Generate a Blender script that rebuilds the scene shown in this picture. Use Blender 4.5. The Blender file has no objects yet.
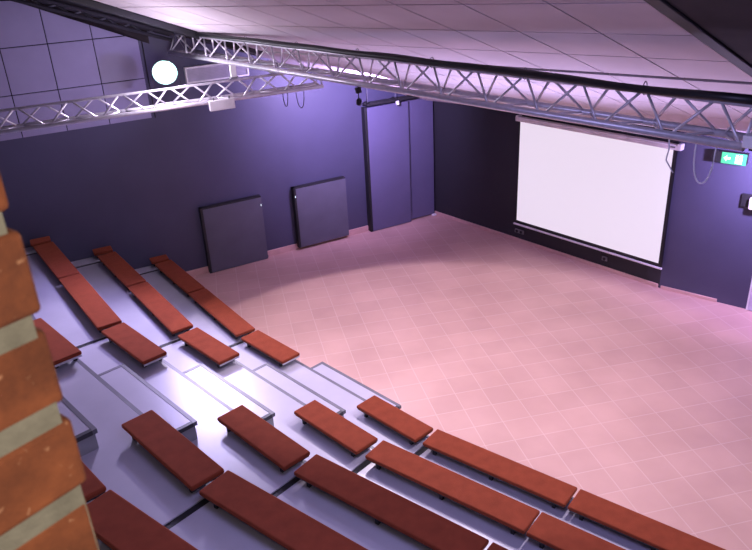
import bpy, bmesh, math, random
from mathutils import Vector, Matrix
random.seed(7)
U = 0.82                      # survey units -> metres
S = bpy.context.scene
COL = S.collection

# ------------------------------------------------------------------ materials
def new_mat(name):
    m = bpy.data.materials.new(name); m.use_nodes = True
    nt = m.node_tree; return m, nt, nt.nodes['Principled BSDF']

def mat(name, col, rough=.6, metal=0., var=.12, scale=6., bump=0., bscale=60., emit=None, estr=0., sheen=0., spec=None):
    m, nt, b = new_mat(name)
    L = nt.links.new
    tc = nt.nodes.new('ShaderNodeTexCoord')
    n = nt.nodes.new('ShaderNodeTexNoise'); n.inputs['Scale'].default_value = scale; n.inputs['Detail'].default_value = 4
    L(tc.outputs['Object'], n.inputs['Vector'])
    r = nt.nodes.new('ShaderNodeValToRGB')
    r.color_ramp.elements[0].position = .3; r.color_ramp.elements[1].position = .7
    r.color_ramp.elements[0].color = (*[c * (1 - var) for c in col], 1)
    r.color_ramp.elements[1].color = (*[min(1, c * (1 + var)) for c in col], 1)
    L(n.outputs['Fac'], r.inputs['Fac']); L(r.outputs['Color'], b.inputs['Base Color'])
    b.inputs['Roughness'].default_value = rough; b.inputs['Metallic'].default_value = metal
    if spec is not None: b.inputs['Specular IOR Level'].default_value = spec
    if sheen:
        b.inputs['Sheen Weight'].default_value = sheen; b.inputs['Sheen Roughness'].default_value = .4
        b.inputs['Sheen Tint'].default_value = (.85, .26, .13, 1)
    if bump:
        n2 = nt.nodes.new('ShaderNodeTexNoise'); n2.inputs['Scale'].default_value = bscale; n2.inputs['Detail'].default_value = 5
        L(tc.outputs['Object'], n2.inputs['Vector'])
        bp = nt.nodes.new('ShaderNodeBump'); bp.inputs['Strength'].default_value = bump; bp.inputs['Distance'].default_value = .01
        L(n2.outputs['Fac'], bp.inputs['Height']); L(bp.outputs['Normal'], b.inputs['Normal'])
    if emit:
        b.inputs['Emission Color'].default_value = (*emit, 1); b.inputs['Emission Strength'].default_value = estr
    return m

TH = math.radians(-78.207)
def floor_mat():
    m, nt, b = new_mat('terracotta_tiles'); L = nt.links.new
    tc = nt.nodes.new('ShaderNodeTexCoord')
    mp = nt.nodes.new('ShaderNodeMapping'); mp.vector_type = 'POINT'
    L(tc.outputs['Object'], mp.inputs['Vector'])
    mp.inputs['Rotation'].default_value = (0, 0, -TH)
    mp.inputs['Location'].default_value = (12.67 * U, -2.79 * U, 0)
    br = nt.nodes.new('ShaderNodeTexBrick'); br.offset = 0.0; br.squash = 1.0
    br.inputs['Scale'].default_value = 1.0
    br.inputs['Brick Width'].default_value = .29 * U * 1.4; br.inputs['Row Height'].default_value = .41 * U
    br.inputs['Mortar Size'].default_value = .0055; br.inputs['Mortar Smooth'].default_value = .3; br.inputs['Bias'].default_value = 0
    br.inputs['Color1'].default_value = (.60, .365, .315, 1); br.inputs['Color2'].default_value = (.645, .395, .34, 1)
    br.inputs['Mortar'].default_value = (.69, .475, .425, 1)
    L(mp.outputs['Vector'], br.inputs['Vector'])
    n = nt.nodes.new('ShaderNodeTexNoise'); n.inputs['Scale'].default_value = 1.1; n.inputs['Detail'].default_value = 6
    L(tc.outputs['Object'], n.inputs['Vector'])
    mx = nt.nodes.new('ShaderNodeMix'); mx.data_type = 'RGBA'; mx.blend_type = 'MULTIPLY'; mx.inputs['Factor'].default_value = 1
    r = nt.nodes.new('ShaderNodeValToRGB'); r.color_ramp.elements[0].color = (.86, .84, .84, 1); r.color_ramp.elements[1].color = (1, 1, 1, 1)
    r.color_ramp.elements[0].position = .35; r.color_ramp.elements[1].position = .65
    L(n.outputs['Fac'], r.inputs['Fac']); L(br.outputs['Color'], mx.inputs['A']); L(r.outputs['Color'], mx.inputs['B'])
    L(mx.outputs['Result'], b.inputs['Base Color'])
    b.inputs['Roughness'].default_value = .55
    bp = nt.nodes.new('ShaderNodeBump'); bp.inputs['Strength'].default_value = .25; bp.inputs['Distance'].default_value = .004; bp.invert = True
    L(br.outputs['Fac'], bp.inputs['Height']); L(bp.outputs['Normal'], b.inputs['Normal'])
    return m

def brick_mat():
    m, nt, b = new_mat('rough_red_brick'); L = nt.links.new
    tc = nt.nodes.new('ShaderNodeTexCoord')
    n = nt.nodes.new('ShaderNodeTexNoise'); n.inputs['Scale'].default_value = 11; n.inputs['Detail'].default_value = 8; n.inputs['Roughness'].default_value = .7
    L(tc.outputs['Object'], n.inputs['Vector'])
    r = nt.nodes.new('ShaderNodeValToRGB'); e = r.color_ramp.elements
    e[0].position = .28; e[0].color = (.085, .024, .012, 1); e[1].position = .75; e[1].color = (.34, .105, .038, 1)
    x = e.new(.52); x.color = (.21, .062, .024, 1)
    L(n.outputs['Fac'], r.inputs['Fac']); 
    sp = nt.nodes.new('ShaderNodeTexNoise'); sp.inputs['Scale'].default_value = 95; sp.inputs['Detail'].default_value = 3
    L(tc.outputs['Object'], sp.inputs['Vector'])
    r2 = nt.nodes.new('ShaderNodeValToRGB'); r2.color_ramp.elements[0].position = .66; r2.color_ramp.elements[1].position = .74
    r2.color_ramp.elements[0].color = (0, 0, 0, 1); r2.color_ramp.elements[1].color = (.6, .6, .6, 1)
    L(sp.outputs['Fac'], r2.inputs['Fac'])
    mx = nt.nodes.new('ShaderNodeMix'); mx.data_type = 'RGBA'; mx.inputs['B'].default_value = (.5, .27, .16, 1)
    lo = nt.nodes.new('ShaderNodeTexNoise'); lo.inputs['Scale'].default_value = 7.5; lo.inputs['Detail'].default_value = 2
    L(tc.outputs['Object'], lo.inputs['Vector'])
    r3 = nt.nodes.new('ShaderNodeValToRGB'); r3.color_ramp.elements[0].position = .38; r3.color_ramp.elements[1].position = .62
    r3.color_ramp.elements[0].color = (.62, .58, .58, 1); r3.color_ramp.elements[1].color = (1, 1, 1, 1)
    L(lo.outputs['Fac'], r3.inputs['Fac'])
    mu = nt.nodes.new('ShaderNodeMix'); mu.data_type = 'RGBA'; mu.blend_type = 'MULTIPLY'; mu.inputs['Factor'].default_value = 1
    L(r.outputs['Color'], mu.inputs['A']); L(r3.outputs['Color'], mu.inputs['B'])
    L(r2.outputs['Color'], mx.inputs['Factor']); L(mu.outputs['Result'], mx.inputs['A'])
    L(mx.outputs['Result'], b.inputs['Base Color']); b.inputs['Roughness'].default_value = .9
    bp = nt.nodes.new('ShaderNodeBump'); bp.inputs['Strength'].default_value = .6; bp.inputs['Distance'].default_value = .004
    L(n.outputs['Fac'], bp.inputs['Height']); L(bp.outputs['Normal'], b.inputs['Normal'])
    return m

M = dict(
    floor=floor_mat(), brick=brick_mat(),
    mortar=mat('pale_mortar', (.175, .17, .14), .95, var=.2, scale=30, bump=.5, bscale=80),
    wall=mat('dark_blue_paint', (.062, .060, .108), .55, var=.06, scale=2, bump=.05, bscale=40),
    wallb=mat('shaded_wall_paint', (.020, .019, .026), .65, var=.06, scale=2, bump=.05, bscale=40),  # darker than the other walls: shade of the unlit back wall in the colour
    clad=mat('grey_acoustic_board', (.30, .275, .41), .8, var=.05, scale=3),
    cgap=mat('dark_panel_gap', (.02, .018, .025), .9),
    ceil=mat('pale_ceiling_board', (.60, .53, .56), .85, var=.07, scale=1.6),
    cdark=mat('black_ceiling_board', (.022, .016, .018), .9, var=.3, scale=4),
    black=mat('matt_black', (.012, .012, .014), .6),
    rubber=mat('black_cable_rubber', (.01, .01, .012), .45),
    panel=mat('slate_absorber_cloth', (.105, .100, .135), .75, var=.08, scale=3),
    door=mat('violet_grey_door_paint', (.125, .115, .21), .5, var=.05, scale=2),
    base=mat('terracotta_skirting', (.62, .38, .34), .5, var=.06, scale=9),
    cushion=mat('rust_red_velour', (.200, .041, .019), .9, var=.12, scale=9, bump=.2, bscale=220, spec=.1, sheen=.8),
    board=mat('pale_seat_board', (.55, .53, .58), .5),
    under=mat('dark_seat_board', (.03, .028, .034), .6),
    deck=mat('pale_grey_vinyl_deck', (.43, .415, .48), .33, var=.05, scale=3, bump=.04, bscale=90),
    trim=mat('dark_grey_step_edging', (.135, .13, .15), .45),
    tend=mat('black_step_edging', (.035, .034, .04), .5),
    riser=mat('grey_riser_board', (.26, .26, .28), .6),
    truss=mat('brushed_aluminium', (.68, .66, .71), .36, metal=.45, var=.08, scale=20),
    white=mat('white_enamel', (.80, .78, .80), .4),
    screen=mat('glowing_projection_cloth', (.22, .215, .225), .9, var=.01, emit=(.95, .83, 1.0), estr=.80),  # cloth glows by itself; the light falling on it is put into the material
    lens=mat('lit_lamp_lens', (1, 1, 1), .3, emit=(.97, .98, 1.0), estr=26),
    lensrim=mat('green_glare_rim', (.5, .9, .75), .3, emit=(.42, .80, .70), estr=1.6),  # green glow round the lens stands in for the lamp's glare
    green=mat('green_sign_light', (.02, .30, .10), .6, emit=(.11, .60, .25), estr=.8),
    pict=mat('white_pictogram', (.9, 1, .95), .4, emit=(.75, 1, .88), estr=.9),
    vent=mat('lilac_grey_grille', (.6, .56, .66), .5),
    grey=mat('grey_plastic', (.18, .18, .2), .5),
    lilac=mat('pale_lilac_door', (.62, .58, .70), .5),
)

# ------------------------------------------------------------------ mesh builder (survey units, z above the stage floor)
class MB:
    def __init__(s): s.v = []; s.f = []; s.sm = []
    def add(s, vs, fs, smooth=False):
        o = len(s.v); s.v += [tuple(v) for v in vs]
        s.f += [tuple(i + o for i in f) for f in fs]; s.sm += [smooth] * len(fs)
        return s
    def prism(s, poly, z0, z1):                # poly: counter-clockwise list of (x,y); z may be numbers or lists
        n = len(poly)
        a0 = z0 if isinstance(z0, (list, tuple)) else [z0] * n
        a1 = z1 if isinstance(z1, (list, tuple)) else [z1] * n
        vs = [(p[0], p[1], a0[i]) for i, p in enumerate(poly)] + [(p[0], p[1], a1[i]) for i, p in enumerate(poly)]
        area = sum(poly[i][0] * poly[(i + 1) % n][1] - poly[(i + 1) % n][0] * poly[i][1] for i in range(n))
        fs = [tuple(reversed(range(n))), tuple(range(n, 2 * n))] + [(i, (i + 1) % n, n + (i + 1) % n, n + i) for i in range(n)]
        if area < 0: fs = [tuple(reversed(f)) for f in fs]
        return s.add(vs, fs)
    def box(s, c, ax, h, az=(0, 0, 1)):        # centre, x axis direction, half sizes (x,y,z)
        X = Vector(ax).normalized(); Z = Vector(az); Y = Z.cross(X).normalized(); Z = X.cross(Y).normalized(); c = Vector(c)
        vs = [c + X * (i * h[0]) + Y * (j * h[1]) + Z * (k * h[2]) for k in (-1, 1) for j in (-1, 1) for i in (-1, 1)]
        return s.add(vs, [(0, 2, 3, 1), (4, 5, 7, 6), (0, 1, 5, 4), (2, 6, 7, 3), (0, 4, 6, 2), (1, 3, 7, 5)])
    def tube(s, pts, r, n=8, cap=True):
        P = [Vector(p) for p in pts]; ring = []
        up = Vector((0, 0, 1))
        for i, p in enumerate(P):
            t = (P[min(i + 1, len(P) - 1)] - P[max(i - 1, 0)]).normalized()
            a = t.cross(up)
            if a.length < .05: a = t.cross(Vector((1, 0, 0)))
            a.normalize(); b = a.cross(t).normalized()
            ring.append([p + a * (r * math.cos(2 * math.pi * k / n)) + b * (r * math.sin(2 * math.pi * k / n)) for k in range(n)])
        vs = [v for rg in ring for v in rg]; fs = []
        for i in range(len(P) - 1):
            for k in range(n):
                fs.append((i * n + k, i * n + (k + 1) % n, (i + 1) * n + (k + 1) % n, (i + 1) * n + k))
        s.add(vs, fs, True)
        if cap:
            o = len(s.v) - len(vs); m = len(P) - 1
            s.f += [tuple(o + k for k in reversed(range(n))), tuple(o + m * n + k for k in range(n))]; s.sm += [False, False]
        return s
    def lathe(s, c, axis, prof, n=24):         # prof: list of (distance along axis, radius)
        A = Vector(axis).normalized(); a = A.cross(Vector((0, 0, 1)))
        if a.length < .05: a = A.cross(Vector((1, 0, 0)))
        a.normalize(); b = A.cross(a); c = Vector(c)
        vs = [c + A * d + (a * math.cos(2 * math.pi * k / n) + b * math.sin(2 * math.pi * k / n)) * r for d, r in prof for k in range(n)]
        fs = [(i * n + k, i * n + (k + 1) % n, (i + 1) * n + (k + 1) % n, (i + 1) * n + k) for i in range(len(prof) - 1) for k in range(n)]
        s.add(vs, fs, True)
        o = len(s.v) - len(vs); m = len(prof) - 1
        s.f += [tuple(o + k for k in reversed(range(n))), tuple(o + m * n + k for k in range(n))]; s.sm += [False, False]
        return s
    def build(s, name, m, parent=None, bevel=0, seg=2, recalc=True, origin=None):
        v = [Vector(p) * U for p in s.v]
        if parent is not None:
            org = Vector(parent['_o'])
        elif origin is not None:
            org = Vector(origin) * U
        else:
            lo = [min(p[i] for p in v) for i in range(3)]; hi = [max(p[i] for p in v) for i in range(3)]
            org = Vector(((lo[0] + hi[0]) / 2, (lo[1] + hi[1]) / 2, lo[2]))
        me = bpy.data.meshes.new(name)
        me.from_pydata([p - org for p in v], [], s.f)
        me.polygons.foreach_set('use_smooth', s.sm)
        if recalc or bevel:
            bm = bmesh.new(); bm.from_mesh(me)
            if recalc: bmesh.ops.recalc_face_normals(bm, faces=bm.faces)
            if bevel:
                ed = [e for e in bm.edges if len(e.link_faces) == 2 and e.calc_face_angle(0) > .6]
                r = bmesh.ops.bevel(bm, geom=ed, offset=bevel * U, segments=seg, profile=.5, affect='EDGES', clamp_overlap=True)
                for f in r['faces']: f.smooth = True
            bm.to_mesh(me); bm.free()
        me.materials.append(m)
        o = bpy.data.objects.new(name, me); COL.objects.link(o)
        o['_o'] = tuple(org)
        if parent is None: o.location = org
        else:
            o.parent = parent
        return o

def tag(o, label=None, cat=None, group=None, kind=None):
    if label: o['label'] = label
    if cat: o['category'] = cat
    if group: o['group'] = group
    if kind: o['kind'] = kind
    return o
def empty(name, p, label, cat, group=None):
    o = bpy.data.objects.new(name, None); COL.objects.link(o); o.empty_display_size = .1
    o.location = Vector(p) * U; o['_o'] = tuple(Vector(p) * U)
    return tag(o, label, cat, group)
def struct(o, label, cat): return tag(o, label, cat, kind='structure')

# ------------------------------------------------------------------ surveyed layout
CAMH = 6.036
O2 = Vector((18.103, 25.932)); YC = math.radians(-47.135); DL = math.radians(8.165)
TT = .9798; RISE = .448; F4 = 25.675
def dvec(m): a = YC + m * DL; return Vector((math.cos(a), math.sin(a)))
def nvec(m): d = dvec(m); return Vector((-d.y, d.x))
def pt(m, along, apo): return O2 - nvec(m) * apo + dvec(m) * along     # seating coordinates: segment, along the row, distance from the centre
def Fr(k): return F4 + TT * (4 - k)          # front edge of tier k
def Zt(k): return RISE * (5 - k)             # deck height of tier k
PC = Vector((1.474, 16.04)); DLW = Vector((-.875, -.483)).normalized(); NLW = Vector((-DLW.y, DLW.x))
if NLW.dot(-PC) < 0: NLW = -NLW
def lw(s, off=0): return PC + DLW * s + NLW * off          # left wall: distance from the corner, offset into the room
QB = Vector((5.16, 11.59)); DB = (QB - PC).normalized(); NB = Vector((DB.y, -DB.x))
if NB.dot(-PC) < 0: NB = -NB
def bw(s, off=0): return PC + DB * s + NB * off
DR = Vector((.762, -.647)).normalized(); NR = Vector((DR.y, -DR.x))
if NR.dot(-QB) < 0: NR = -NR
def rw(s, off=0): return QB + DR * s + NR * off
CN = Vector((.241, .263, .934)).normalized()
def zc(x, y, D=1.4): return CAMH + (D - CN.x * x - CN.y * y) / CN.z      # ceiling height over a point
def v3(p, z): return (p.x, p.y, z)

# ------------------------------------------------------------------ floor and walls
LWE = 16.0
fp = [PC, rw(0), rw(5.5), Vector((6.5, -2.5)), Vector((-6, -2.5)), lw(LWE)]
fl = MB().prism(fp, -.12, 0).build('floor', M['floor'], origin=(0, 0, 0))
struct(fl, 'pinkish terracotta tiled stage floor below the benches', 'floor')

def wall_strip(name, a, b, n, z0, z1, m, th=.25):
    za = z1 if isinstance(z1, tuple) else (z1, z1)
    p = [a, b, b - n * th, a - n * th]
    return MB().prism(p, z0, [za[0], za[1], za[1], za[0]]).build(name, m)
# left wall runs up under the sloping ceiling
a, b = lw(0), lw(LWE)
wl = wall_strip('wall_left', a, b, NLW, 0, (zc(a.x, a.y) + .25, zc(b.x, b.y) + .25), M['wall'])
struct(wl, 'dark blue painted side wall left of the stage', 'wall')
# grey acoustic board cladding above the dark band
g = .016; bd = MB(); gp = MB()
T = .714; s0 = 6.17
def clad_top(s): p = lw(s); return zc(p.x, p.y) - .02
edges_s = [s0, 6.914, 7.628, 8.344] + [8.344 + T * i for i in range(1, 9)]
zr = [3.265, 3.965, 4.705, 5.42, 6.14, 6.86, 7.6]
for i in range(len(edges_s) - 1):
    sa, sb = edges_s[i] + g / 2, edges_s[i + 1] - g / 2
    for j in range(len(zr) - 1):
        z0 = zr[j] + (g / 2 if j else 0); z1a = min(zr[j + 1] - g / 2, clad_top(sa)); z1b = min(zr[j + 1] - g / 2, clad_top(sb))
        if z1b <= z0 + .02: continue
        if z1a <= z0 + .01:      # triangle remnant
            k = (z0 + .01 - clad_top(sa)) / max(1e-6, clad_top(sb) - clad_top(sa)); sa2 = sa + (sb - sa) * k; z1a = z0 + .01
        else: sa2 = sa
        A, B2 = lw(sa2, .035), lw(sb, .035); A0, B0 = lw(sa2, .004), lw(sb, .004)
        bd.prism([A0, A, B2, B0], z0, [z1a, z1a, z1b, z1b])
bd.build('cladding_panel', M['clad'], wl)
A, B2 = lw(edges_s[0]), lw(edges_s[-1]); A1, B1 = lw(edges_s[0], .006), lw(edges_s[-1], .006)
gp.prism([A, A1, B1, B2], 3.28, [clad_top(s0) - .02] * 2 + [clad_top(edges_s[-1]) - .02] * 2).build('panel_gap', M['cgap'], wl)

wb = wall_strip('wall_back', bw(0), bw((QB - PC).length), NB, 0, (zc(PC.x, PC.y) + .2, zc(QB.x, QB.y) + .2), M['wallb'])
struct(wb, 'wall behind the projection screen, shade put into its very dark colour', 'wall')
e = rw(5.5)
wr = wall_strip('wall_right', QB, e, NR, 0, (zc(QB.x, QB.y) + .2, zc(e.x, e.y) + .2), M['wall'])
struct(wr, 'blue violet wall right of the projection screen', 'wall')
# terracotta skirting
s_ = MB(); s_.prism([lw(1.83, .001), lw(1.83, .028), lw(9.0, .028), lw(9.0, .001)], 0, .13)
struct(s_.build('baseboard_left', M['base'], bevel=.006), 'low pink terracotta skirting along the dark left wall', 'skirting')
s_ = MB(); s_.prism([bw(.02, .001), bw(.02, .028), bw(5.74, .028), bw(5.76, .001)], 0, .075)
struct(s_.build('baseboard_back', M['base'], bevel=.006), 'low terracotta skirting under the projection screen', 'skirting')
s_ = MB(); s_.prism([rw(.03, .001), rw(.03, .028), rw(1.0, .028), rw(1.0, .001)], 0, .06)
struct(s_.build('baseboard_right', M['base'], bevel=.006), 'low terracotta skirting right of the screen', 'skirting')

# ------------------------------------------------------------------ ceiling
def cpt(al, ap, dz=0):
    p = pt(0, al, ap); return Vector((p.x, p.y, zc(p.x, p.y) + dz))
cx = [-4.12, -3.33, -2.46, -1.60, -.75, .08, .90, 1.705, 2.51, 3.37, 4.18]
cy = [23.36, 24.18, 25.01, 25.85, 26.69, 27.53, 28.37, 29.21, 30.05]
cb = MB(); g = .022
def slab(mb, p4, th):
    p4 = [Vector(p) for p in p4]
    vs = p4 + [p + CN * th for p in p4]
    mb.add(vs, [(3, 2, 1, 0), (4, 5, 6, 7), (0, 1, 5, 4), (1, 2, 6, 5), (2, 3, 7, 6), (3, 0, 4, 7)])
for i in range(len(cx) - 1):
    for j in range(len(cy) - 1):
        x0, x1, y0, y1 = cx[i] + g / 2, cx[i + 1] - g / 2, cy[j] + g / 2, cy[j + 1] - g / 2
        slab(cb, [cpt(x0, y0), cpt(x1, y0), cpt(x1, y1), cpt(x0, y1)], .03)
ce = cb.build('ceiling', M['ceil'])
struct(ce, 'sloping ceiling of large pale square boards above the seating', 'ceiling')
bk = MB(); slab(bk, [cpt(cx[0], 23.1, .04), cpt(cx[-1], 23.1, .04), cpt(cx[-1], cy[-1], .04), cpt(cx[0], cy[-1], .04)], .05)
bk.build('board_gap', M['cgap'], ce)
# the stage half of the ceiling, beyond the lighting truss, running down to the walls
fc = MB()
yfar = [23.24, 22.42, 21.60, 20.78, 19.96, 19.14, 18.3, 17.5, 16.7]
xs = [-4.9, -4.12, -3.33, -2.46, -1.60, -.75, .08, .90, 1.705, 2.51, 3.37, 4.18, 5.0, 5.8, 6.6]
def inside(p): return (p - PC).dot(NLW) > -.45 and (p - PC).dot(NB) > -.6 and (p - QB).dot(NR) > -.6
for i in range(len(xs) - 1):
    for j in range(len(yfar) - 1):
        x0, x1, y0, y1 = xs[i] + .008, xs[i + 1] - .008, yfar[j] - .008, yfar[j + 1] + .008
        mid = pt(0, (x0 + x1) / 2, (y0 + y1) / 2)
        if not inside(mid): continue
        slab(fc, [cpt(x0, y1), cpt(x1, y1), cpt(x1, y0), cpt(x0, y0)], .03)
cf = fc.build('ceiling', M['ceil'])
struct(cf, 'brightly lit lower ceiling boards beyond the main lighting truss', 'ceiling')
# black strips either side of the pale boards
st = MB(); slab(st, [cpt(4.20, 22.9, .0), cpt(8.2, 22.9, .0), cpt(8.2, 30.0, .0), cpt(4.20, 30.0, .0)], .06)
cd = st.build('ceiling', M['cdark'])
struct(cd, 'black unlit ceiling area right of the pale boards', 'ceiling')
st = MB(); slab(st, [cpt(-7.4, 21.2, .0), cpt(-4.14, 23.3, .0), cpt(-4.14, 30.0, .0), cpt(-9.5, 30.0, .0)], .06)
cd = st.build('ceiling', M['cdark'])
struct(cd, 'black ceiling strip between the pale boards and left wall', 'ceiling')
def beam(name, al, y0, y1, w, h, label):
    b_ = MB(); p = [cpt(al - w, y0), cpt(al + w, y0), cpt(al + w, y1), cpt(al - w, y1)]
    slab(b_, [q - CN * h for q in p], h - .001)
    return struct(b_.build(name, M['black'], bevel=.01), label, 'beam')
beam('trim_1', 4.27, 23.2, 30, .06, .025, 'black sloping beam edging the pale ceiling at right')
beam('trim_2', -4.20, 23.6, 30, .07, .10, 'black sloping beam edging the pale ceiling at left')
# black valance board that hangs along the left wall under the ceiling
def vz(x): return 4.61 + (x - 6.13) * .552
rf = MB(); A, B2, A1, B1 = lw(6.0, .04), lw(10, .04), lw(6.0, .09), lw(10, .09)
rf.prism([A, A1, B1, B2], [vz(6.0), vz(6.0), vz(10), vz(10)], [zc(A.x, A.y), zc(A1.x, A1.y), zc(B1.x, B1.y), zc(B2.x, B2.y)])
struct(rf.build('trim_3', M['cdark']), 'black sloping board along the top of the left wall', 'trim')
# dark post that closes the cladding
ps = MB(); A = lw(6.10)
ps.box(v3(lw(6.11, .03), (3.26 + 4.62) / 2), (*DLW, 0), (.008, .008, .69))
struct(ps.build('trim_4', M['black'], bevel=.006), 'dark upright strip ending the grey wall boards', 'trim')

# black roof lattice in the gap
rt = empty('roof_lattice', v3(lw(6.3, .7), 4.55), 'black pipe lattice in the dark ceiling corner at upper left', 'lattice')
p0 = [lw(7.6, .45), lw(5.3, .55)]; 
def rp(s, off, dz): p = lw(s, off); return (p.x, p.y, zc(p.x, p.y) - dz)
MB().tube([rp(9.6, .35, .06), rp(5.7, .35, .06)], .03).build('chord', M['cgap'], rt)
MB().tube([rp(9.6, .62, .06), rp(5.7, .62, .06)], .03).build('chord', M['cgap'], rt)
MB().tube([rp(9.6, .48, .16), rp(5.7, .48, .16)], .03).build('chord', M['cgap'], rt)
for i in range(9):
    s1 = 9.2 - i * .36
    MB().tube([rp(s1, .35, .06), rp(s1 - .18, .48, .16), rp(s1 - .36, .35, .06)], .014, 6).build('brace', M['grey'], rt)

# ------------------------------------------------------------------ doors, rail, absorber panels on the left wall
d1 = MB(); d1.prism([lw(.745, .06), lw(.745, .15), lw(1.775, .15), lw(1.775, .06)], .012, 2.80)
d1 = d1.build('door_1', M['door'], bevel=.008)
struct(d1, 'nearer tall violet sliding wall panel with black edge, left of corner', 'sliding door')
e_ = MB(); e_.prism([lw(1.776, .0), lw(1.776, .155), lw(1.835, .155), lw(1.835, .0)], .012, 2.81)
e_.build('edge_strip', M['black'], d1, bevel=.006)
d2 = MB(); d2.prism([lw(.05, .02), lw(.05, .07), lw(.735, .07), lw(.735, .02)], .03, 2.80)
d2 = d2.build('door_2', M['door'], bevel=.006)
struct(d2, 'further recessed violet sliding wall panel touching the room corner', 'sliding door')
f_ = MB(); f_.prism([lw(.736, .02), lw(.736, .075), lw(.743, .075), lw(.743, .02)], .02, 2.80); f_.build('edge_seal', M['grey'], d2)
MB().box(v3(lw(.09, .11), .02), (*DLW, 0), (.05, .03, .018)).build('floor_guide', M['white'], d2)

rl = empty('ceiling_track', v3(lw(.85, .14), 2.86), 'black hanging track above the violet sliding wall panels', 'track')
MB().box(v3(lw(.86, .16), 2.90), (*DLW, 0), (1.0, .035, .022)).build('rail', M['black'], rl, bevel=.004)
MB().box(v3(lw(.86, .30), 2.895), (*DLW, 0), (1.0, .02, .02)).build('rail', M['black'], rl, bevel=.004)
for s1 in (1.80, 1.12, .35):
    MB().box(v3(lw(s1, .23), 2.925), (*NLW, 0), (.12, .02, .012)).build('bracket', M['black'], rl)
    q = lw(s1, .23); MB().tube([v3(q, 2.93), v3(q, zc(q.x, q.y) - .01)], .006, 6).build('hanger_wire', M['grey'], rl)
MB().box(v3(lw(1.12, .31), 2.84), (*DLW, 0), (.03, .03, .045)).build('roller', M['white'], rl, bevel=.01)

def absorber(sa, sb, z0, z1, label, right):
    r = empty('wall_absorber', v3(lw((sa + sb) / 2, .06), z0), label, 'wall panel', 'flat absorber panels on the left wall')
    MB().prism([lw(sa, .03), lw(sa, .135), lw(sb, .135), lw(sb, .03)], z0, z1).build('panel_face', M['panel'], r, bevel=.006)
    fr = MB()
    fr.prism([lw(sb, .004), lw(sb, .138), lw(sb + .045, .138), lw(sb + .045, .004)], z0, z1 + .03)
    fr.prism([lw(sa, .004), lw(sa, .128), lw(sb + .045, .128), lw(sb + .045, .004)], z1 + .001, z1 + .03)
    fr.build('shade_edge', M['black'], r)  # black left side and top carry the panel's shading in their colour
    MB().box(v3(lw(sb + .022 if right else sa + .02, .142), z1 - .16), (*DLW, 0), (.008, .004, .020)).build('sticker', M['pict'], r)
    MB().box(v3(lw(sa - .02, .02), z0 + .02), (*DLW, 0), (.02, .03, .018)).build('foot', M['grey'], r)
    return r
absorber(4.33, 5.555, .012, 1.37, 'square dark slate wall panel nearest the benches', False)
absorber(2.385, 3.56, .065, 1.38, 'square dark slate wall panel nearer the sliding doors', True)

# grille high on the left wall
vg = empty('vent_grille', v3(lw(4.85, .05), 3.80), 'lilac grey louvred grille high on left wall behind the trusses', 'grille')
fr = MB()
for z in (3.79, 4.05): fr.box(v3(lw(4.85, .05), z), (*DLW, 0), (.60, .035, .014))
for s1 in (4.26, 5.44): fr.box(v3(lw(s1, .05), 3.92), (*DLW, 0), (.014, .035, .14))
fr.build('frame', M['white'], vg)
for k in range(9):
    z = 3.815 + k * .0265
    MB().box(v3(lw(4.85, .045), z), (*DLW, 0), (.58, .022, .004), az=(NLW.x * .5, NLW.y * .5, .85)).build('slat', M['vent'], vg)

# ------------------------------------------------------------------ projection screen
sc = empty('projection_screen', v3(bw(4.15, .10), .40), 'large white projection screen with black border on dark back wall', 'projection screen')
sa, sb, z0, z1, of = 2.50, 5.80, .44, 2.60, .10
cl = MB(); A, B2 = bw(sa + .04, of), bw(sb - .05, of)
cl.add([v3(A, z0 + .07), v3(B2, z0 + .07), v3(B2, z1), v3(A, z1)], [(0, 1, 2, 3)])
cl.prism([bw(sa + .04, of), bw(sa + .04, of - .004), bw(sb - .05, of - .004), bw(sb - .05, of)], z0 + .07, z1)
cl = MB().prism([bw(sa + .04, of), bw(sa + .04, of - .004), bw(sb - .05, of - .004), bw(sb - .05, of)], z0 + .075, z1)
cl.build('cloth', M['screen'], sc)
bo = MB()
bo.prism([bw(sa + .0, of - .005), bw(sa, of - .009), bw(sb, of - .009), bw(sb, of - .005)], z0, z1)
bo.build('black_border', M['black'], sc)
MB().box(v3(bw((sa + sb) / 2, of + .0), z0 - .012), (*DB, 0), ((sb - sa) / 2 + .03, .02, .017)).build('bottom_bar', M['white'], sc, bevel=.006)
MB().box(v3(bw((sa + sb) / 2 - .01, of - .02), z1 + .045), (*DB, 0), ((sb - sa) / 2 + .06, .055, .045)).build('roller_case', M['white'], sc, bevel=.015)
for s1 in (sa - .02, sb + .06):
    MB().box(v3(bw(s1, of - .02), z1 + .06), (*DB, 0), (.035, .06, .055)).build('end_cap', M['white'], sc, bevel=.01)
MB().box(v3(bw(sb - .05, of + .037), z1 + .05), (*DB, 0), (.045, .003, .012)).build('maker_plate', M['grey'], sc)

# sockets below the screen
def socket(s, z, w, label, n=1):
    o = empty('wall_socket', v3(bw(s, .02), z - .05), label, 'socket', 'black sockets under the screen')
    MB().box(v3(bw(s, .015), z), (*DB, 0), (w, .015, .042)).build('plate', M['grey'], o, bevel=.006)
    for k in range(n):
        q = s + (k - (n - 1) / 2) * .11
        MB().lathe(v3(bw(q, .028), z), (*NB, 0), [(0, .032), (.012, .032), (.013, .024)], 14).build('outlet', M['black'], o)
socket(2.56, .235, .115, 'black double socket low on wall under the screen left end', 2)
socket(4.63, .235, .058, 'black single socket low on wall under the screen right half', 1)

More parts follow.
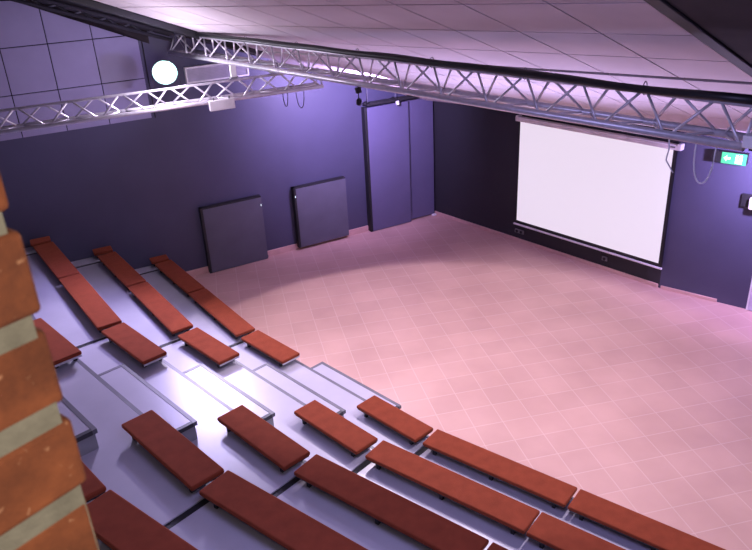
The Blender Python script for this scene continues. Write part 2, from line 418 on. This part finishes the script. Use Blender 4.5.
# ------------------------------------------------------------------ right wall fittings
ex = empty('exit_sign', v3(rw(.84, .1), 2.5), 'lit green emergency exit sign with white arrow and running figure', 'exit sign')
zx0, zx1 = 2.50, 2.68
def rwo(s, o): return rw(s, o)
EXS = .585
MB().prism([rw(EXS, .005), rw(EXS, .13), rw(EXS + .51, .13), rw(EXS + .51, .005)], zx0, zx1).build('housing', M['black'], ex, bevel=.006)
MB().prism([rw(EXS + .14, .131), rw(EXS + .14, .138), rw(EXS + .51, .138), rw(EXS + .51, .131)], zx0, zx1).build('sign_face', M['green'], ex)
def flat(mb, pts, off, s0, z0, w, h):
    vs = [v3(rw(s0 + p[0] * w, off), z0 + p[1] * h) for p in pts]
    mb.add(vs, [tuple(range(len(vs)))])
ar = MB(); flat(ar, [(0, .5), (.45, 1), (.45, .68), (1, .68), (1, .32), (.45, .32), (.45, 0)], .140, EXS + .175, zx0 + .045, .10, .09); ar.build('arrow', M['pict'], ex, recalc=False)
dr = MB(); flat(dr, [(0, 0), (1, 0), (1, 1), (0, 1)], .1395, EXS + .35, zx0 + .02, .10, .14); dr.build('doorway', M['pict'], ex, recalc=False)
rn = MB()
flat(rn, [(.42, .86), (.58, .86), (.62, .94), (.58, 1), (.42, 1), (.38, .94)], .1405, EXS + .35, zx0 + .02, .10, .14)
flat(rn, [(.35, .45), (.55, .42), (.65, .82), (.42, .84)], .1405, EXS + .35, zx0 + .02, .10, .14)
flat(rn, [(.38, .5), (.16, .26), (.02, .3), (.02, .2), (.22, .16), (.54, .44)], .1405, EXS + .35, zx0 + .02, .10, .14)
flat(rn, [(.5, .46), (.72, .28), (.66, .02), (.78, .02), (.86, .33), (.62, .54)], .1405, EXS + .35, zx0 + .02, .10, .14)
flat(rn, [(.6, .78), (.82, .6), (.97, .68), (.94, .76), (.82, .70), (.66, .84)], .1405, EXS + .35, zx0 + .02, .10, .14)
rn.build('running_figure', M['green'], ex, recalc=False)

wb_ = empty('wall_lamp', v3(rw(1.33, .1), 1.78), 'white box lamp with its shadow as a dark plate, violet wall at right edge', 'wall lamp')
MB().prism([rw(1.10, .004), rw(1.10, .05), rw(1.36, .05), rw(1.36, .004)], 1.80, 2.02).build('shadow_plate', M['black'], wb_, bevel=.01)  # black plate stands in for the shadow left of the white box
MB().prism([rw(1.24, .05), rw(1.24, .15), rw(1.46, .15), rw(1.46, .05)], 1.80, 2.00).build('shade', M['white'], wb_, bevel=.02)

d3 = MB().prism([rw(1.505, .002), rw(1.505, .05), rw(2.55, .05), rw(2.55, .002)], .01, 2.36).build('door_3', M['lilac'], bevel=.01)
struct(d3, 'pale lilac door at the far right edge of the wall', 'door')
MB().prism([rw(1.475, .001), rw(1.475, .03), rw(1.503, .03), rw(1.503, .001)], .0, 2.40).build('frame', M['white'], d3)

# ------------------------------------------------------------------ seating tiers
def clip(poly, p0, n, off):
    out = []
    for i in range(len(poly)):
        a, b = poly[i], poly[(i + 1) % len(poly)]
        da, db = (a - p0).dot(n) - off, (b - p0).dot(n) - off
        if da >= 0: out.append(a)
        if (da >= 0) != (db >= 0): out.append(a + (b - a) * (da / (da - db)))
    return out
# joint slopes (along / apothem) for each segment: (start, end)
JS = {-2: (-.10, .0770), -1: (-.0655, .0722), 0: (-.0705, .0765), 1: (-.0662, .0722)}
SEGNAME = {-2: 'narrow wedge against the left wall', -1: 'left', 0: 'middle', 1: 'right'}
ROWN = ['top', 'fourth lowest', 'third lowest', 'second lowest', 'lowest']
JG = .04
for k in range(5):
    for m in (-2, -1, 0, 1):
        if m == -2 and k == 0: continue
        f0, f1 = Fr(k), Fr(k) + TT - .004
        if k == 0: f1 = f0 + 1.5 if m < 1 else f0 + 1.0
        ja, jb = JS[m]
        def quad(fa, fb, i0=JG, i1=JG): return [pt(m, ja * fa + i0, fa), pt(m, jb * fa - i1, fa), pt(m, jb * fb - i1, fb), pt(m, ja * fb + i0, fb)]
        zt = Zt(k); zb = Zt(k + 1) if k < 4 else 0
        poly = quad(f0 + .045, f1)
        if m < 0: poly = clip(poly, PC, NLW, .02)
        if len(poly) < 3: continue
        c = sum(poly, Vector((0, 0))) / len(poly)
        if m == -2: lab = f'{ROWN[k]} seating tier, narrow wedge of pale deck against the left wall'
        else: lab = f'{ROWN[k]} seating tier, {SEGNAME[m]} section of pale lavender deck'
        tp = empty('seating_tier', v3(c, 0), lab, 'platform', 'stepped seating tiers')
        MB().prism(poly, zt - .06, zt).build('deck', M['deck'], tp)
        e_ = quad(f0, f0 + .043)
        r_ = quad(f0 + .02, f0 + .06)
        if m < 0: e_ = clip(e_, PC, NLW, .02); r_ = clip(r_, PC, NLW, .02)
        if len(e_) > 2: MB().prism(e_, zt - .06, zt - .0005).build('edge_trim', M['trim'], tp)
        if len(r_) > 2: MB().prism(r_, 0 if k == 4 else zb - .2, zt - .061).build('riser_panel', M['riser'], tp)
        # dark joint between sections
        if m >= -1:
            j_ = [pt(m, ja * f0 - .04, f0), pt(m, ja * f0 + JG - .001, f0), pt(m, ja * f1 + JG - .001, f1), pt(m, ja * f1 - .04, f1)]
            MB().prism(j_, zt - .10, zt - .012).build('joint_strip', M['black'], tp)

# half steps in the gangway
LOSTEP = ['between the two highest tiers beside the brick', 'second from the brick side', 'in the middle of the flight', 'second up from the stage floor', 'lowest, standing on the tiled floor']
AL = [(-.745, .868), (-.772, .89), (-.737, .85), (-.72, .942), (-.725, .95)]
H = .4407
for k in range(5):
    a0, a1 = AL[k]; f0, f1 = Fr(k) - H, Fr(k) - .004
    zt = Zt(k) - RISE / 2; zb = Zt(k + 1) if k < 4 else 0
    c = pt(0, (a0 + a1) / 2, (f0 + f1) / 2)
    o = empty('gangway_step', v3(c, zb), f'pale gangway half step with dark edging, {LOSTEP[k]}', 'step', 'half steps in the gangway')
    w = .045
    MB().prism([pt(0, a0 + w, f0 + w), pt(0, a1 - w, f0 + w), pt(0, a1 - w, f1), pt(0, a0 + w, f1)], zt - .05, zt).build('tread', M['deck'], o)
    MB().prism([pt(0, a0 + .02, f0 + .02), pt(0, a1 - .02, f0 + .02), pt(0, a1 - .02, f1), pt(0, a0 + .02, f1)], zb + .002, zt - .051).build('base_box', M['riser'], o)
    for q in ([(a0, f0), (a1, f0), (a1, f0 + w), (a0, f0 + w)], [(a1 - w, f0 + w + .001), (a1, f0 + w + .001), (a1, f1), (a1 - w, f1)], [(a0, f0 + w + .001), (a0 + w, f0 + w + .001), (a0 + w, f1), (a0, f1)]):
        MB().prism([pt(0, *p) for p in q], zt - .045, zt + .004).build('edge_trim', M['tend'] if q[0][0] > .5 else M['trim'], o)

# ------------------------------------------------------------------ benches
W = .33; SH = .149
def bench(k, m, st, L, label, legs=None, apo=None, endstrip=False):
    A = (25.661 + TT * (4 - k)) if apo is None else apo
    z = Zt(k)
    d = dvec(m); n = nvec(m)
    def P(al, back, zz): p = pt(m, st + al, A + back); return (p.x, p.y, zz)
    c = pt(m, st + L / 2, A + W / 2)
    o = empty('cushioned_bench', v3(c, z), label, 'bench', 'rust red cushioned benches on the tiers')
    mid = P(L / 2, W / 2, z + SH - .023)
    cm = MB().box(mid, (d.x, d.y, 0), (L / 2, W / 2, .023))
    cm.build('cushion', M['cushion'], o, bevel=.015, seg=3)
    MB().box(P(L / 2, W / 2, z + SH - .053), (d.x, d.y, 0), (L / 2 - .012, W / 2 - .012, .0065)).build('board', M['under'], o)
    if endstrip: MB().box(P(L - .006, W / 2, z + SH - .058), (d.x, d.y, 0), (.004, W / 2 - .01, .011)).build('end_strip', M['board'], o)
    for b_ in (.06, W - .06):
        MB().box(P(L / 2, b_, z + SH - .068), (d.x, d.y, 0), (L / 2 - .03, .014, .008)).build('rail', M['black'], o)
    if legs is None: legs = [.12, L - .12] if L < 1.5 else [.14, L * .5, L - .14]
    for x in legs:
        lg = MB()
        zz = z + SH - .077
        q = [P(x - .022, .03, 0), P(x + .022, .03, 0), P(x + .022, W - .035, 0), P(x - .022, W - .035, 0)]
        lg.prism([Vector(p[:2]) for p in q], zz - .012, zz)
        for y0, y1 in ((.035, .075), (W - .08, W - .04)):
            q = [P(x - .018, y0, 0), P(x + .018, y0, 0), P(x + .018, y1, 0), P(x - .018, y1, 0)]
            lg.prism([Vector(p[:2]) for p in q], z + .002, zz - .011)
        lg.build('leg', M['black'], o)
    return o
LR = {2: 'rearmost fully visible left row', 3: 'middle left row', 4: 'front left row by the stage floor'}
B = [
 (2, -1, -1.785, 1.69, 'long rust bench in rearmost full left row, end by the dark wall'),
 (2, -1, -.053, 2.022, 'long rust bench in rearmost full left row, between wall bench and gangway bench'),
 (2, 0, -1.913, 1.162, 'short rust bench ending the rearmost full left row at the gangway'),
 (3, -1, -1.70, 1.628, 'long rust bench in middle left row, end by the dark wall'),
 (3, -1, -.016, 1.939, 'long rust bench in middle left row, between wall bench and gangway bench'),
 (3, 0, -1.78, 1.085, 'short rust bench ending the middle left row at the gangway'),
 (4, -1, -1.665, 1.605, 'long rust bench in front left row, shaded end by the dark wall'),
 (4, -1, -.012, 1.878, 'long rust bench in front left row, lit, beside the tiled floor'),
 (4, 0, -1.727, 1.044, 'short rust bench ending the front left row at the gangway'),
 (1, 0, -1.99, 1.21, 'dark rust bench at left edge, partly hidden by the brick pillar'),
 (1, 0, .86, 1.289, 'short dark rust bench starting the right row second from the brick'),
 (2, 0, .893, 1.176, 'short rust bench starting the third right row from the brick'),
 (3, 0, .897, 1.094, 'short rust bench starting the right row second from the stage floor'),
 (4, 0, .887, 1.042, 'short rust bench starting the front right row beside the stage floor'),
 (0, 0, .90, 1.25, 'sliver of dark rust bench hidden behind the brick pillar foot'),
 (0, 1, -2.03, 2.06, 'long dark rust bench at the bottom edge beside the brick'),
 (1, 1, -1.905, 1.99, 'long dark rust bench in the right row second from the brick, cut by bottom edge'),
 (2, 1, -1.81, 1.93, 'long rust bench in the third right row from the brick'),
 (2, 1, .15, 1.93, 'corner of rust bench at bottom edge ending the third right row'),
 (3, 1, -1.753, 1.877, 'long rust bench second in the right row behind the front row'),
 (3, 1, .139, 1.85, 'rust bench cut by bottom edge, third in the row behind the front row'),
 (4, 1, -1.691, 1.80, 'long rust bench in middle of the front right row'),
 (4, 1, .137, 1.76, 'long rust bench at bottom right corner ending the front right row'),
]
for a in B: bench(*a, endstrip=(a[1] == 0 and a[2] < 0))
# short end pieces that turn against the wall
for k, s_, lab in ((2, .0770, 'short rust end seat against the wall, rearmost full left row'), (3, .0770, 'short rust end seat against the wall, middle left row'), (4, .0770, 'short dark rust end seat against the wall, front left row')):
    A = 25.661 + TT * (4 - k)
    bench(k, -2, s_ * A - .03 - .27, .27, lab, legs=[.12])

# ------------------------------------------------------------------ trusses
def truss(name, p0, p1, h, w, nb, r, rb, label):
    p0, p1 = Vector(p0), Vector(p1); t = (p1 - p0).normalized(); sd = Vector((t.y, -t.x, 0)).normalized()
    if sd.dot(-p0) < 0: sd = -sd               # sd points at the seats
    L = (p1 - p0).length
    o = empty(name, (p0 + p1) / 2, label, 'truss', 'aluminium lighting trusses')
    fb = lambda x: p0 + t * x + sd * 0
    bb = lambda x: p0 + t * x - sd * w
    tp = lambda x: p0 + t * x - sd * (w / 2) + Vector((0, 0, h))
    for fn, nm in ((fb, 'chord'), (bb, 'chord'), (tp, 'chord')):
        MB().tube([fn(0), fn(L)], r * .68 if fn is tp else r, 10).build(nm, M['truss'], o)
    st = L / nb
    for i in range(nb):
        x0, x1 = i * st + st * .08, (i + 1) * st - st * .08
        for lo in (fb, bb):
            a, b = (lo(x0), tp(x1)) if (i % 2 == 0) == (lo is fb) else (tp(x0), lo(x1))
            MB().tube([a, b], rb, 6).build('brace', M['truss'], o)
        a, b = (fb(x0), bb(x1)) if i % 2 == 0 else (bb(x0), fb(x1))
        MB().tube([a, b], rb, 6).build('brace', M['truss'], o)
    for x in (0.01, L - .01):
        MB().tube([fb(x), tp(x), bb(x), fb(x)], rb, 6).build('end_frame', M['truss'], o)
    return o, fb, bb, tp, L, t, sd
MZ = 4.40
mt, mfb, mbb, mtp, mL, mtv, msd = truss('lighting_truss', (-3.36, 12.86, MZ), (2.955, 5.46, MZ), .30, .30, 30, .035, .0135, 'long aluminium truss crossing the room below the ceiling edge')
ltz = 3.955
l_, lfb, lbb, ltp, lL, ltv, lsd = truss('lighting_truss', (-5.50, 9.02, ltz), (-.68, 11.45, ltz), .25, .25, 16, .028, .0140, 'shorter bright aluminium truss along the left wall in front of the lamp')
# black cable loom tied on the main truss
cb_ = []
for i in range(31):
    x = .8 + i / 30 * (mL - .8); p = mtp(x); 
    cb_.append((p.x + msd.x * .03, p.y + msd.y * .03, p.z + .040 + .004 * math.sin(i * 1.3) - (.02 * math.exp(-((i - 26) / 1.6) ** 2))))
lm = empty('cable_loom', mtp(mL / 2) + Vector((0, 0, .03)), 'thick black cable loom tied along the long truss top', 'cable')
MB().tube(cb_, .036, 8).build('cable', M['rubber'], lm)
MB().tube([(p[0] - msd.x * .06, p[1] - msd.y * .06, p[2] + .004 * math.sin(i * .9)) for i, p in enumerate(cb_)], .026, 8).build('cable', M['rubber'], lm)
for i in range(3, 30, 4):
    p = mtp(i / 30 * mL)
    MB().tube([(p.x + .035 * math.cos(a_) * mtv.y - 0, p.y - .035 * math.cos(a_) * mtv.x, p.z + .03 + .058 * math.sin(a_)) for a_ in [j * math.pi / 6 for j in range(13)]], .005, 5).build('cable_tie', M['grey'], lm)

# clamp posts joining the two trusses
for x, hw, lab in ((4.02, .042, 'thick white clamp post joining the two trusses, nearer the lamp'), (4.62, .022, 'thin white clamp post joining the two trusses, away from lamp')):
    q = ltp(x)
    t_ = empty('truss_clamp', q, lab, 'clamp', 'clamp posts between the trusses')
    MB().box((q.x, q.y, q.z + .125), (*ltv.xy, 0), (hw, .03, .095)).build('post', M['white'], t_, bevel=.006)
    MB().box((q.x, q.y, q.z + .038), (*ltv.xy, 0), (hw * 1.5, .04, .010)).build('clamp_plate', M['grey'], t_)
# lamp above the left truss
def flood(name, p, aim, label, r=.14, lens=True, lensm='lens', body='black'):
    p = Vector(p); a = (Vector(aim) - p).normalized()
    o = empty(name, p - Vector((0, 0, r * 1.4)), label, 'stage lamp')
    MB().lathe(p - a * .26, a, [(0, r * .45), (.03, r * .62), (.14, r * .9), (.25, r)], 24).build('housing', M[body], o)
    MB().lathe(p - a * .008, a, [(0, r * .80), (.012, r * .78)], 24).build('lens', M[lensm], o)
    MB().lathe(p - a * .010, a, [(0, r * 1.0), (.008, r * .99)], 24).build('lens_ring', M['lensrim'] if lensm == 'lens' else M['grey'], o)
    s_ = a.cross(Vector((0, 0, 1))).normalized()
    c = p - a * .1
    MB().tube([c + s_ * (r * 1.02), c + s_ * (r * 1.12) - Vector((0, 0, r * 1.4)), c - s_ * (r * 1.12) - Vector((0, 0, r * 1.4)), c - s_ * (r * 1.02)], .012, 6).build('yoke', M['black'], o)
    return o
LP = Vector((-3.28, 12.05, 4.19))
flood('stage_lamp', LP, (-1.5, 4.5, 2.6), 'dazzling white stage lamp behind the left truss', r=.20)
# white flat box hung below the left truss
q = Vector((-2.13, 10.6, 3.92))
hb = empty('junction_box', q, 'white flat box hung under the left truss', 'box')
MB().box(q, (*ltv.xy, 0), (.19, .03, .075)).build('case', M['white'], hb, bevel=.01)
for x in (-.12, .12):
    MB().box(q + ltv * x + Vector((0, 0, .08)), (*ltv.xy, 0), (.012, .012, .03)).build('hook', M['grey'], hb)
# white moving head at the right end of the long truss
q = mfb(mL - .02)
wf = empty('truss_fixture', (q.x, q.y, q.z - .05), 'white box fixture at the right end of the long truss', 'fixture')
MB().box(q + mtv * .16 + Vector((0, 0, .075)), (*mtv.xy, 0), (.12, .12, .05)).build('case', M['white'], wf, bevel=.012)
MB().box(q + mtv * .16 + Vector((0, 0, .01)), (*mtv.xy, 0), (.08, .06, .014)).build('mount', M['black'], wf)

# hanging cables
def loop(name, p, w, d, label, m='rubber', r=.008, parent=None):
    p = Vector(p); pts = []
    for i in range(17):
        a_ = math.pi * i / 16
        pts.append((p.x - mtv.x * w * math.cos(a_), p.y - mtv.y * w * math.cos(a_), p.z - d * math.sin(a_) ** .7))
    o = MB().tube(pts, r, 6).build(name, M[m])
    return tag(o, label, 'cable', 'slack cables under the trusses')
e0 = lfb(lL - .35)
loop('hanging_cable', lbb(lL - .55) + Vector((0, 0, .0)), .07, .28, 'thin dark cable loop under the left truss end, first from lamp', r=.007)
loop('hanging_cable', lbb(lL - .30) + Vector((0, 0, .0)), .11, .34, 'thin dark cable loop under the left truss end, wider one', r=.007)
x1 = mL - .62
loop('hanging_cable', mfb(mL - .30) - Vector((0, 0, .02)), .085, .34, 'pale cable loop under the long truss beside the exit sign', 'white', .007)
pq = mfb(mL - .62) - Vector((0, 0, .02))
o = MB().tube([(pq.x, pq.y, pq.z), (pq.x + .01, pq.y, pq.z - .1), (pq.x, pq.y + .01, pq.z - .2), (pq.x + .05, pq.y - .05, pq.z - .30)], .006, 6).build('hanging_cable', M['white'])
tag(o, 'thin white cable end dangling at screen top right corner', 'cable', 'slack cables under the trusses')
# black plug dangling under the long truss
pq = mfb(5.02) - Vector((0, 0, .03))
hk = empty('cable_plug', pq - Vector((0, 0, .24)), 'small black cable plug dangling under the long truss', 'plug')
MB().box(pq - Vector((0, 0, .05)), (1, .3, .2), (.035, .03, .035)).build('clamp', M['black'], hk, bevel=.008)
MB().tube([pq, pq - Vector((0, 0, .2))], .007, 6).build('lead', M['black'], hk)
MB().lathe(pq - Vector((0, 0, .24)), (0, 0, 1), [(0, .02), (.02, .035), (.07, .035), (.09, .015)], 12).build('body', M['black'], hk)

# cable taped across the tiles
# ------------------------------------------------------------------ brick pillar in the foreground
E0 = Vector((-.2815, .5325)); az = math.radians(38); BD = Vector((math.sin(az), math.cos(az))); BN = Vector((math.cos(az), -math.sin(az)))
def bpnt(s, o): return E0 - BD * s + BN * o
CO = .0915; zm0 = CAMH + .598 * -.316
br = MB(); 
brk = None
for i in range(-26, 39):
    zc0 = zm0 - CO * i          # mortar line centre at the top of this course
    z1, z0 = zc0 - .0085, zc0 - CO + .0085
    j1 = random.uniform(-.004, .004); j2 = random.uniform(-.005, .005)
    q = [bpnt(j1, j2), bpnt(.30 + random.uniform(-.01, .01), j2), bpnt(.30, -.155), bpnt(j1, -.155)]
    br.prism(q, z0, z1)
    br.prism([bpnt(.318, j2 * .6), bpnt(.62, j2 * .6), bpnt(.62, -.155), bpnt(.318, -.155)], z0, z1)
    br.prism([bpnt(j1 * .7, -.172), bpnt(.62, -.172), bpnt(.62, -.33), bpnt(j1 * .7, -.33)], z0, z1)
wn = br.build('wall_near', M['brick'], bevel=.006, seg=2)
struct(wn, 'rough orange brick pillar close up at the left edge', 'brick pillar')
mo = MB(); mo.prism([bpnt(.006, -.005), bpnt(.615, -.005), bpnt(.615, -.325), bpnt(.006, -.325)], zm0 - CO * 39, zm0 + CO * 26)
mo.build('mortar', M['mortar'], wn)

# ------------------------------------------------------------------ lights
def spot(name, p, aim, col, power, ang, blend=.5, rad=.15):
    l = bpy.data.lights.new(name, 'SPOT'); l.energy = power; l.color = col; l.spot_size = math.radians(ang); l.spot_blend = blend; l.shadow_soft_size = rad
    o = bpy.data.objects.new(name, l); COL.objects.link(o); o.location = Vector(p) * U
    o.rotation_euler = (Vector(aim) - Vector(p)).to_track_quat('-Z', 'Y').to_euler(); return o
def point(name, p, col, power, rad=.1):
    l = bpy.data.lights.new(name, 'POINT'); l.energy = power; l.color = col; l.shadow_soft_size = rad
    o = bpy.data.objects.new(name, l); COL.objects.link(o); o.location = Vector(p) * U; return o
def area(name, p, aim, col, power, sx, sy):
    l = bpy.data.lights.new(name, 'AREA'); l.energy = power; l.color = col; l.shape = 'RECTANGLE'; l.size = sx; l.size_y = sy
    o = bpy.data.objects.new(name, l); COL.objects.link(o); o.location = Vector(p) * U
    o.rotation_euler = (Vector(aim) - Vector(p)).to_track_quat('-Z', 'Y').to_euler(); return o

kl = LP + (Vector((-1.5, 4.5, 2.6)) - LP).normalized() * .06
V1 = (.60, .45, 1.0)
spot('lamp_seats', kl, (-2.2, 6.6, 1.2), (.84, .74, 1.0), 600, 92, .7, .10)
point('lamp_bounce_fill', LP + Vector((.45, -.7, .12)), (.86, .76, 1.0), 26, .06)  # added point light without fixture, imitates lamp light bounced near the ceiling
point('truss_fill', (-2.7, 10.1, 4.40), (.90, .80, 1.0), 34, .06)  # added point light without fixture, lifts the left ceiling boards and truss
spot('violet_seats_left', lfb(2.6) - Vector((0, 0, .12)), (-4.6, 7.0, .8), (.48, .41, 1.0), 230, 130, .6, .10)
spot('violet_wall_left', v3(lw(2.7, 2.1), 3.55), v3(lw(2.3), 3.2), V1, 560, 140, .8, .08)
spot('violet_boards', mfb(2.4) - Vector((0, 0, .1)), v3(lw(7.6), 4.4), (.50, .40, 1.0), 85, 70, .8, .08)
spot('violet_wall_right', v3(rw(1.9, 1.1), 2.85), v3(rw(1.75), 2.3), V1, 430, 150, .8, .08)
PW = (.90, .77, .93)
def wash(q, off, power):                     # wide flood whose cut-off runs straight along the left wall
    q = Vector(q); nw = -NLW; oL = Vector((q.x, q.y)).dot(nw)
    ang = math.atan2(-q.z, off - oL) - math.radians(49.5)
    ax = Vector((nw.x * math.cos(ang), nw.y * math.cos(ang), math.sin(ang)))
    return spot('stage_wash', q, q + ax, PW, power, 99, .08, .012)
wash(mbb(4.4) - msd * .3 - Vector((0, 0, .12)), 11.9, 340)
wash(mbb(6.6) - msd * .3 - Vector((0, 0, .12)), 11.9, 190)
wash(mbb(8.8) - msd * .3 - Vector((0, 0, .12)), 11.9, 255)
for x, pw in ((4.0, 150), (6.2, 160), (8.4, 85)):
    q = mbb(x) - msd * 1.9 - Vector((0, 0, 2.3))
    spot('ceiling_fill', q, q + Vector((0, 0, 1)) - msd * .1, (.62, .54, 1.0), pw, 114, .85, .15)  # added uplights in mid-air, no fixture; they brighten the far ceiling
area('house_fill', (.9, 3.2, 5.75), (.9, 3.6, 0), (.50, .46, 1.0), 75, 2.4, 1.6)  # added overhead fill for the decks, no fitting is built there
spot('house_light', (.9, -.4, 6.2), (-.4, .6, 5.3), (1.0, .84, .68), 95, 110, .7, .2)

w = bpy.data.worlds.new('World'); S.world = w; w.use_nodes = True
w.node_tree.nodes['Background'].inputs['Color'].default_value = (.60, .48, .85, 1); w.node_tree.nodes['Background'].inputs['Strength'].default_value = .05

# ------------------------------------------------------------------ camera
cam = bpy.data.cameras.new('camera'); co = bpy.data.objects.new('camera', cam); COL.objects.link(co)
cam.sensor_fit = 'HORIZONTAL'; cam.sensor_width = 36; cam.lens = 713.655 / 752 * 36; cam.clip_start = .02; cam.clip_end = 200
p, r = math.radians(25.31546), math.radians(-2.9761)
f = Vector((0, math.cos(p), -math.sin(p))); u0 = Vector((0, math.sin(p), math.cos(p))); r0 = Vector((1, 0, 0))
R = r0 * math.cos(r) + u0 * math.sin(r); UP = u0 * math.cos(r) - r0 * math.sin(r)
mw = Matrix(((R.x, UP.x, -f.x, 0), (R.y, UP.y, -f.y, 0), (R.z, UP.z, -f.z, CAMH * U), (0, 0, 0, 1)))
co.matrix_world = mw
cam.dof.use_dof = True; cam.dof.focus_distance = 9.0; cam.dof.aperture_fstop = 14
S.camera = co
S.view_settings.view_transform = 'Standard'; S.view_settings.look = 'None'; S.view_settings.exposure = 0; S.view_settings.gamma = 1
for o in list(bpy.data.objects):
    if '_o' in o: del o['_o']
